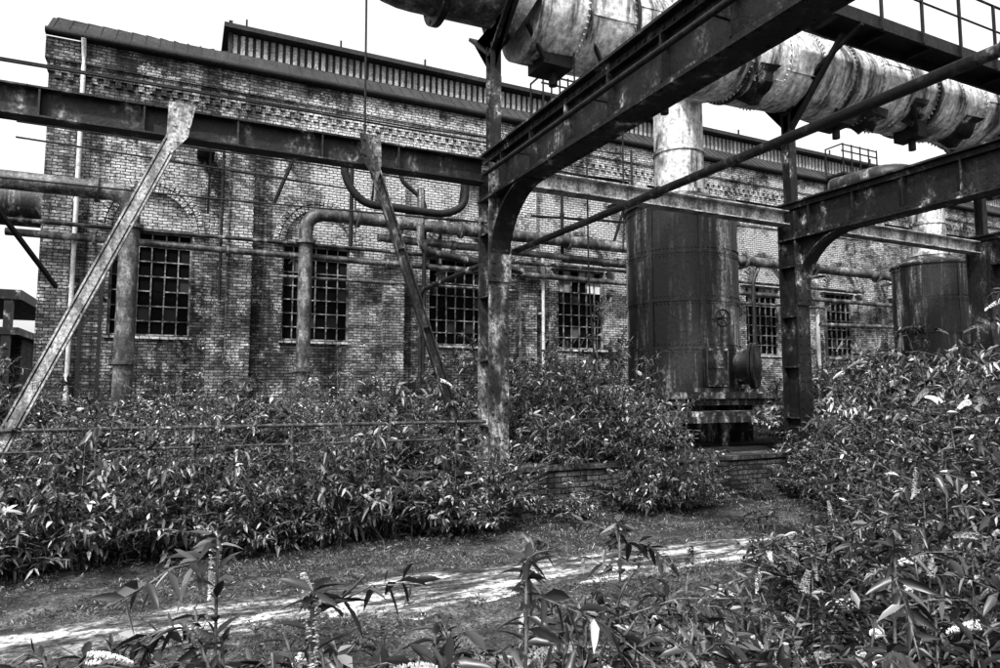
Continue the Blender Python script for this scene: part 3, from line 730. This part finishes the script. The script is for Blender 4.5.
# ------------------------------------------------------------------ vegetation
def leaves_mesh(name, P, D, N, L, wr, mat, droop=.18):
    n = len(P); D = D/np.linalg.norm(D, axis=1)[:, None]
    N = N - D*np.sum(N*D, axis=1)[:, None]; N /= np.linalg.norm(N, axis=1)[:, None]+1e-9
    W = np.cross(N, D); L = L[:, None]; up = np.array([[0, 0, 1.0]])
    w = L*wr
    def pt(t, s, k=0): return P + D*L*t + W*w*s + N*L*k - up*L*droop*t*t
    vs = np.stack([pt(0,0), pt(.35,0), pt(.7,0), pt(1,0), pt(.33,1,.07), pt(.33,-1,.07), pt(.68,.72,.05), pt(.68,-.72,.05)], axis=1).reshape(-1, 3)
    tri = [(0,5,1),(0,1,4),(2,3,6),(2,7,3)]; quad = [(1,2,6,4),(1,5,7,2)]
    off = np.arange(n)*8
    faces = []
    for t in tri: faces += (off[:, None]+np.array(t)).tolist()
    for q in quad: faces += (off[:, None]+np.array(q)).tolist()
    me = bpy.data.meshes.new(name); me.from_pydata(vs.tolist(), [], faces)
    me.polygons.foreach_set('use_smooth', [True]*len(faces)); me.materials.append(mat); me.update(); return me

def bush_template(seed, n_st, h, spread, leaf, gap, mat, wr=.16, flowers=6, start=.2, white=.3, arch=1.0, wild=0.15, fsc=1.0):
    r = np.random.RandomState(seed)
    P = []; D = []; N = []; L = []; stem = MB(); tips = []
    for s in range(n_st):
        w_ = r.rand() < wild
        az = r.uniform(0, 2*PI); out = spread*math.sqrt(r.uniform(.02, 1))*(1.3 if w_ else 1); hh = h*max(.3, 1-.45*(out/spread)**2)*r.uniform(.45, 1.05)*(1.3 if w_ else 1)
        rb = .35*spread*math.sqrt(r.rand()); b = np.array([math.cos(az)*rb, math.sin(az)*rb, 0])
        dr = np.array([math.cos(az+r.uniform(-.3,.3)), math.sin(az+r.uniform(-.3,.3)), 0])
        dk = r.uniform(.1, .7)*arch*(1.6 if w_ else 1)
        def f(t, b=b, dr=dr, out=out, hh=hh, dk=dk, rb=rb): return b + dr*(out-rb*.5)*t**1.3 + np.array([0,0,1])*hh*(t*(1+dk) - dk*t**2.6)
        ts = np.linspace(0, 1, 8); pts = [f(t) for t in ts]
        ln = sum(np.linalg.norm(pts[i+1]-pts[i]) for i in range(7))
        stem.tube([tuple(p) for p in pts], .003+.003*h, 4, caps=False)
        branches = [(f, start, ln)]
        for k in range(r.randint(3, 7)):
            t0 = r.uniform(.15, .85); p0 = f(t0); a2 = r.uniform(0, 2*PI); l2 = ln*r.uniform(.15, .4)
            dd = np.array([math.cos(a2), math.sin(a2), r.uniform(-.1, .9)])
            def f2(t, p0=p0, dd=dd, l2=l2): return p0 + dd*l2*t + np.array([0,0,-.35])*l2*t*t
            branches.append((f2, .1, l2))
            stem.tube([tuple(f2(t)) for t in (0, .5, 1)], .003, 3, caps=False)
        ls = r.uniform(.6, 1.3)
        for (ff, st, l_) in branches:
            m = max(3, int(l_*(1-st)/gap))
            for i in range(m):
                t = st + (1-st)*(i+r.uniform(0,.4))/m; p = ff(t); T = ff(min(1, t+.02))-ff(max(0,t-.02)); T /= np.linalg.norm(T)+1e-9
                a = i*PI/2 + r.uniform(-.5,.5)
                u = np.cross(T, [0.3,0.2,1.0]); u /= np.linalg.norm(u)+1e-9; w = np.cross(T, u)
                for sg in (1, -1):
                    if r.rand() < .08: continue
                    sd = (u*math.cos(a)+w*math.sin(a))*sg
                    P.append(p); D.append(.55*T+.85*sd+r.normal(0,.28,3)+[0,0,-.2]); N.append(T*.5+np.array([0,0,.8])+r.normal(0,.5,3))
                    L.append(leaf*ls*r.uniform(.45, 1.25)*(1-.3*t))
            e = ff(1.0); T = ff(1.0)-ff(.95); T /= np.linalg.norm(T)+1e-9; tips.append((e, T))
    fo = leaves_mesh('foliage', np.array(P), np.array(D), np.array(N), np.array(L), wr, mat, .22)
    fl = []
    r.shuffle(tips)
    for (e, T) in sorted(tips, key=lambda q: -q[0][2])[:flowers*3:3]:
        ln = leaf*r.uniform(.9, 1.4)*fsc; k = 220; tt = r.uniform(0, 1, k); an = r.uniform(0, 2*PI, k)
        Tn = T + np.array([0, 0, r.uniform(-.6,.7)]); Tn /= np.linalg.norm(Tn)
        u = np.cross(Tn, [.31,.5,.2]); u /= np.linalg.norm(u); w = np.cross(Tn, u)
        rad = (leaf*.16*fsc*(1-tt*.85))[:, None]; o = u*np.cos(an)[:, None] + w*np.sin(an)[:, None]
        Pf = e + Tn*ln*tt[:, None] + o*rad*.7 - np.array([0,0,1])*(ln*.25*tt**2)[:, None]
        fl.append(leaves_mesh('flower', Pf, o+Tn*.3, np.tile(Tn, (k,1)), np.full(k, leaf*.075*fsc), .5, M['flower_white'] if r.rand() < white else M['flower_dry'], 0))
    sm = mesh_of('stem', stem, M['stem'])
    return fo, sm, fl

def make_bush(tpl, loc, rz, sc, label, cat='bush', group='overgrown shrubs', name='shrub', fl=True):
    fo, sm, fls = tpl
    e = bpy.data.objects.new(name, None); e.location = loc; e.rotation_euler = (0,0,rz); e.scale = sc
    COL.objects.link(e); tag(e, label, cat, group)
    for nm, me in [('stem', sm), ('foliage', fo)] + ([('flower', m) for m in fls] if fl else []):
        o = bpy.data.objects.new(nm, me); o.parent = e; COL.objects.link(o)
    return e
far = [bush_template(11+i, 56, 1.2, 1.0, (.10, .065, .14, .075, .11, .06, .17)[i], (.046, .046, .055, .046, .046, .046, .07)[i], (M['leaf'], M['leaf_light'])[i%2], (.19,.27,.15,.27,.17,.3,.12)[i], 2, .03, .4, 1.0, .3) for i in range(7)]
mid = [bush_template(31+i, 56, 1.7, 1.1, .135, .05, (M['leaf_light'], M['leaf'])[i%2], .15, 9, .03, .5, 1.0, .35, 1.2) for i in range(4)]
near = [bush_template(51+i, 20, 1.15, .65, .14, .042, M['leaf_near'], .135, 8, .08, .55, 1.2, .3, 1.0) for i in range(4)]
rr = random.Random(33)
LB = ['dense leafy shrub sprawling over the low wall', 'tangled shrub with small dark leaves', 'pale leafed shrub in front of the brick hall']
LN = 'butterfly bush with long leaves and flower spikes'
def U(a, b): return rr.uniform(a, b)
def row(x, xe, ya, yb, z, sa, sb, ka, kb, ga, gb, lab):
    while x < xe:
        s = U(sa, sb); make_bush(rr.choice(far), (x, U(ya, yb), z), U(0, 6), (s, s, s*U(ka, kb)), lab); x += U(ga, gb)
row(-6.5, 3.6, 7.6, 7.95, 0, .65, 1.0, .7, 1.3, .36, .62, LB[0])
row(-7, 3.3, 8.6, 8.9, .58, .5, .8, .4, 1.0, .5, .95, LB[1])
row(-7, 3.3, 9.4, 10.0, .58, .6, 1.1, .5, 1.25, .55, 1.1, LB[1])
row(-7, 4.2, 10.8, 11.8, .58, .7, 1.25, .5, 1.15, .8, 1.4, LB[2])
row(-7, 8.5, 12.6, 13.8, .58, .9, 1.4, .5, 1.1, 1.1, 1.6, LB[2])
row(-6, 9, 15, 16.4, .58, 1.0, 1.5, .4, 1.1, 1.3, 2.0, LB[2])
for (x, y, z, s, k) in ((4.9, 9.3, .58, 1.0, .95), (5.6, 9.9, .58, 1.25, 1.05), (6.3, 9.6, .58, 1.3, 1.2), (6.9, 10.1, .58, 1.2, 1.1), (5.2, 11.2, .58, 1.3, 1.0), (6.6, 11.4, .58, 1.4, 1.1), (7.2, 11.8, .58, 1.2, 1), (6.0, 8.7, .6, .95, 1.1), (6.6, 8.8, .6, .9, 1.1), (5.3, 8.6, .6, .85, 1.0), (4.8, 8.5, .6, .5, .8),
                        (4.7, 7.8, 0, .5, .7), (5.9, 7.8, 0, .75, 1.0), (6.4, 7.7, 0, .85, 1.1), (6.9, 7.8, 0, .55, .8), (4.5, 8.75, .6, .6, .8), (3.4, 8.0, 0, .75, 1.0), (10.8, 9.2, .58, .5, .5), (8.3, 7.9, 0, .4, .6)):
    make_bush(rr.choice(far), (x, y, z), U(0, 6), (s, s, s*k), 'bushy shrub beside the rusty tank platform')
for (x, y, s, k) in ((9.1, 7.5, .65, .75), (9.8, 7.2, .9, .95), (10.4, 6.9, 1.05, 1.0), (11.0, 7.4, 1.15, 1.05), (11.6, 6.6, 1.15, 1.05), (12.4, 7.4, 1.25, 1.1), (13.5, 7.2, 1.25, 1.1), (14.8, 7.0, 1.25, 1.1), (16, 7.0, 1.3, 1.1), (11.3, 9.4, 1.0, .9),
                     (12.2, 9.6, 1.1, .95), (13.2, 9.6, 1.2, 1.0), (14.4, 9.8, 1.2, 1.05), (15.8, 9.8, 1.2, 1.05), (17.2, 9.8, 1.2, 1.05), (8.5, 6.4, .75, .85), (9.1, 6.0, 1.0, .95), (10.0, 5.8, 1.1, 1.05), (11.2, 5.4, 1.2, 1.15), (12.4, 5.6, 1.2, 1.15), (7.4, 5.2, .7, .9), (8.0, 4.9, 1.0, 1.0), (8.9, 4.5, 1.15, 1.08),
                     (10, 4.2, 1.2, 1.15), (6.2, 4.3, .55, .85), (6.7, 4.0, .85, .95), (7.4, 3.7, 1.1, 1.05), (8.4, 3.3, 1.15, 1.12), (5.1, 3.5, .55, .85), (5.6, 3.1, .85, .95), (6.4, 2.8, 1.0, 1.05), (7.3, 2.6, 1.1, 1.1)):
    make_bush(rr.choice(mid), (x, y, 0.58 if y > 8 else 0), U(0, 6), (s, s, s*k), LN, name='butterfly_bush', group='butterfly bushes')
for (x, y, s, k) in ((4.3, 2.5, .95, .95), (4.7, 2.0, 1, 1.05), (3.6, 2.2, .9, .9), (4.9, 3.2, .9, .9), (3.7, 1.6, .9, 1.0), (3.0, 2.0, .85, .85), (2.6, 2.4, .8, .72), (3.3, 2.9, .8, .7), (4.1, 3.4, .85, .75), (3.9, 2.9, .9, .85), (4.5, 3.9, .75, .65),
                     (2.1, 2.1, .9, .85), (1.6, 2.2, .9, .86), (1.1, 2.1, .9, .92), (.65, 2.2, .92, .95), (.2, 2.2, .92, .96), (1.4, 1.75, .85, .94), (.7, 1.75, .85, .98), (2.2, 1.7, .85, .94), (-.15, 2.3, .9, .93), (2.9, 1.6, .9, .95), (.3, 1.9, .9, .98), (2.6, 2.9, .6, .55), (1.8, 2.6, .7, .65), (-.45, 2.4, .85, .85), (0.1, 2.6, .75, .75), (.8, 2.6, .7, .7)):
    make_bush(rr.choice(near), (x, y, 0), U(0, 6), (s, s, s*k), LN, name='butterfly_bush', group='butterfly bushes')

# grass, weeds, stones
r = np.random.RandomState(5)
def scatter(n, xa, xb, ya, yb): return r.uniform(xa, xb, n), r.uniform(ya, yb, n)
def grass(name, n, region, ln, lab, th=-.05):
    x, y = scatter(n, *region); keep = np.array([mnoise.noise(Vector((a*.8, b*1.5, 9)))+.5*mnoise.noise(Vector((a*3, b*3, 2))) > th for a, b in zip(x, y)]); x = x[keep]; y = y[keep]; n = len(x)
    k = 5; X = np.repeat(x, k)+r.normal(0,.03,n*k); Y = np.repeat(y, k)+r.normal(0,.03,n*k); Z = np.array([H(a, b) for a, b in zip(X, Y)])
    D = np.stack([r.normal(0,.6,n*k), r.normal(0,.6,n*k), np.ones(n*k)], 1); N = r.normal(0,1,(n*k,3))
    me = leaves_mesh(name, np.stack([X,Y,Z],1), D, N, r.uniform(.4,1.2,n*k)*ln, .07, M['grass'], .5)
    o = bpy.data.objects.new(name, me); COL.objects.link(o); tag(o, lab, None, kind='stuff')
grass('grass', 12000, (-9, 12, 6.0, 8.0), .07, 'short scrubby grass and weeds along the wall', -.2)
grass('grass', 9000, (-6, 10, 3.2, 5.3), .06, 'sparse weeds in the gravel yard', -.15)
grass('grass', 6500, (-6, 10, 4.95, 6.15), .04, 'tufts growing in the broken concrete', .05)
n = 16000; x, y = scatter(n, -8, 11, 2.5, 8.0)
s = r.uniform(.003, .011, n); base = np.array([[1,0,0],[0,1,0],[-1,0,0],[0,-1,0],[0,0,.7],[0,0,-.5]])
Z = np.array([H(a, b) for a, b in zip(x, y)])+.010
vs = (base[None]*s[:, None, None]*r.uniform(.6,1.3,(n,6,1)) + np.stack([x,y,Z],1)[:, None]).reshape(-1,3)
tri = np.array([(0,1,4),(1,2,4),(2,3,4),(3,0,4),(1,0,5),(2,1,5),(3,2,5),(0,3,5)])
fs = (np.arange(n)[:, None, None]*6+tri[None]).reshape(-1,3)
me = bpy.data.meshes.new('gravel'); me.from_pydata(vs.tolist(), [], fs.tolist()); me.materials.append(M['stones'])
o = bpy.data.objects.new('gravel', me); COL.objects.link(o); tag(o, 'loose pale and dark gravel stones', None, kind='stuff')

# ------------------------------------------------------------------ light, world, camera
el, az = math.radians(50), math.radians(222)
w = bpy.data.worlds.new('World'); S.world = w; w.use_nodes = True; nt = w.node_tree; n = nt.nodes; l = nt.links
sk = n.new('ShaderNodeTexSky'); sk.sky_type = 'NISHITA'; sk.sun_disc = False; sk.sun_elevation = el; sk.sun_rotation = az
sk.air_density = 1.5; sk.dust_density = 6; sk.ozone_density = 1
hs = n.new('ShaderNodeHueSaturation'); hs.inputs['Saturation'].default_value = 0; hs.inputs['Value'].default_value = 1.2
l.new(sk.outputs[0], hs.inputs['Color'])
ov = n.new('ShaderNodeMix'); ov.data_type = 'RGBA'; ov.blend_type = 'ADD'; ov.inputs[0].default_value = 1.0   # thin white cloud veil
l.new(hs.outputs[0], ov.inputs[6]); ov.inputs[7].default_value = (4.0, 4.0, 4.0, 1)
l.new(ov.outputs[2], n['Background'].inputs[0]); n['Background'].inputs[1].default_value = 0.15
sd = bpy.data.lights.new('sun', 'SUN'); sd.energy = 5.0; sd.angle = math.radians(4)
so = bpy.data.objects.new('sun', sd); COL.objects.link(so)
dirv = Vector((math.sin(az)*math.cos(el), math.cos(az)*math.cos(el), math.sin(el)))
so.rotation_euler = (-dirv).to_track_quat('-Z', 'Y').to_euler()
cd = bpy.data.cameras.new('camera'); cd.lens = 24; cd.sensor_width = 36; cd.clip_end = 2000; cd.clip_start = .05
co = bpy.data.objects.new('camera', cd); COL.objects.link(co)
co.location = (0, 0, 1.7); co.rotation_euler = (math.radians(94.8), 0, math.radians(-25.5)); S.camera = co
S.view_settings.view_transform = 'Standard'; S.view_settings.look = 'None'; S.view_settings.exposure = 0
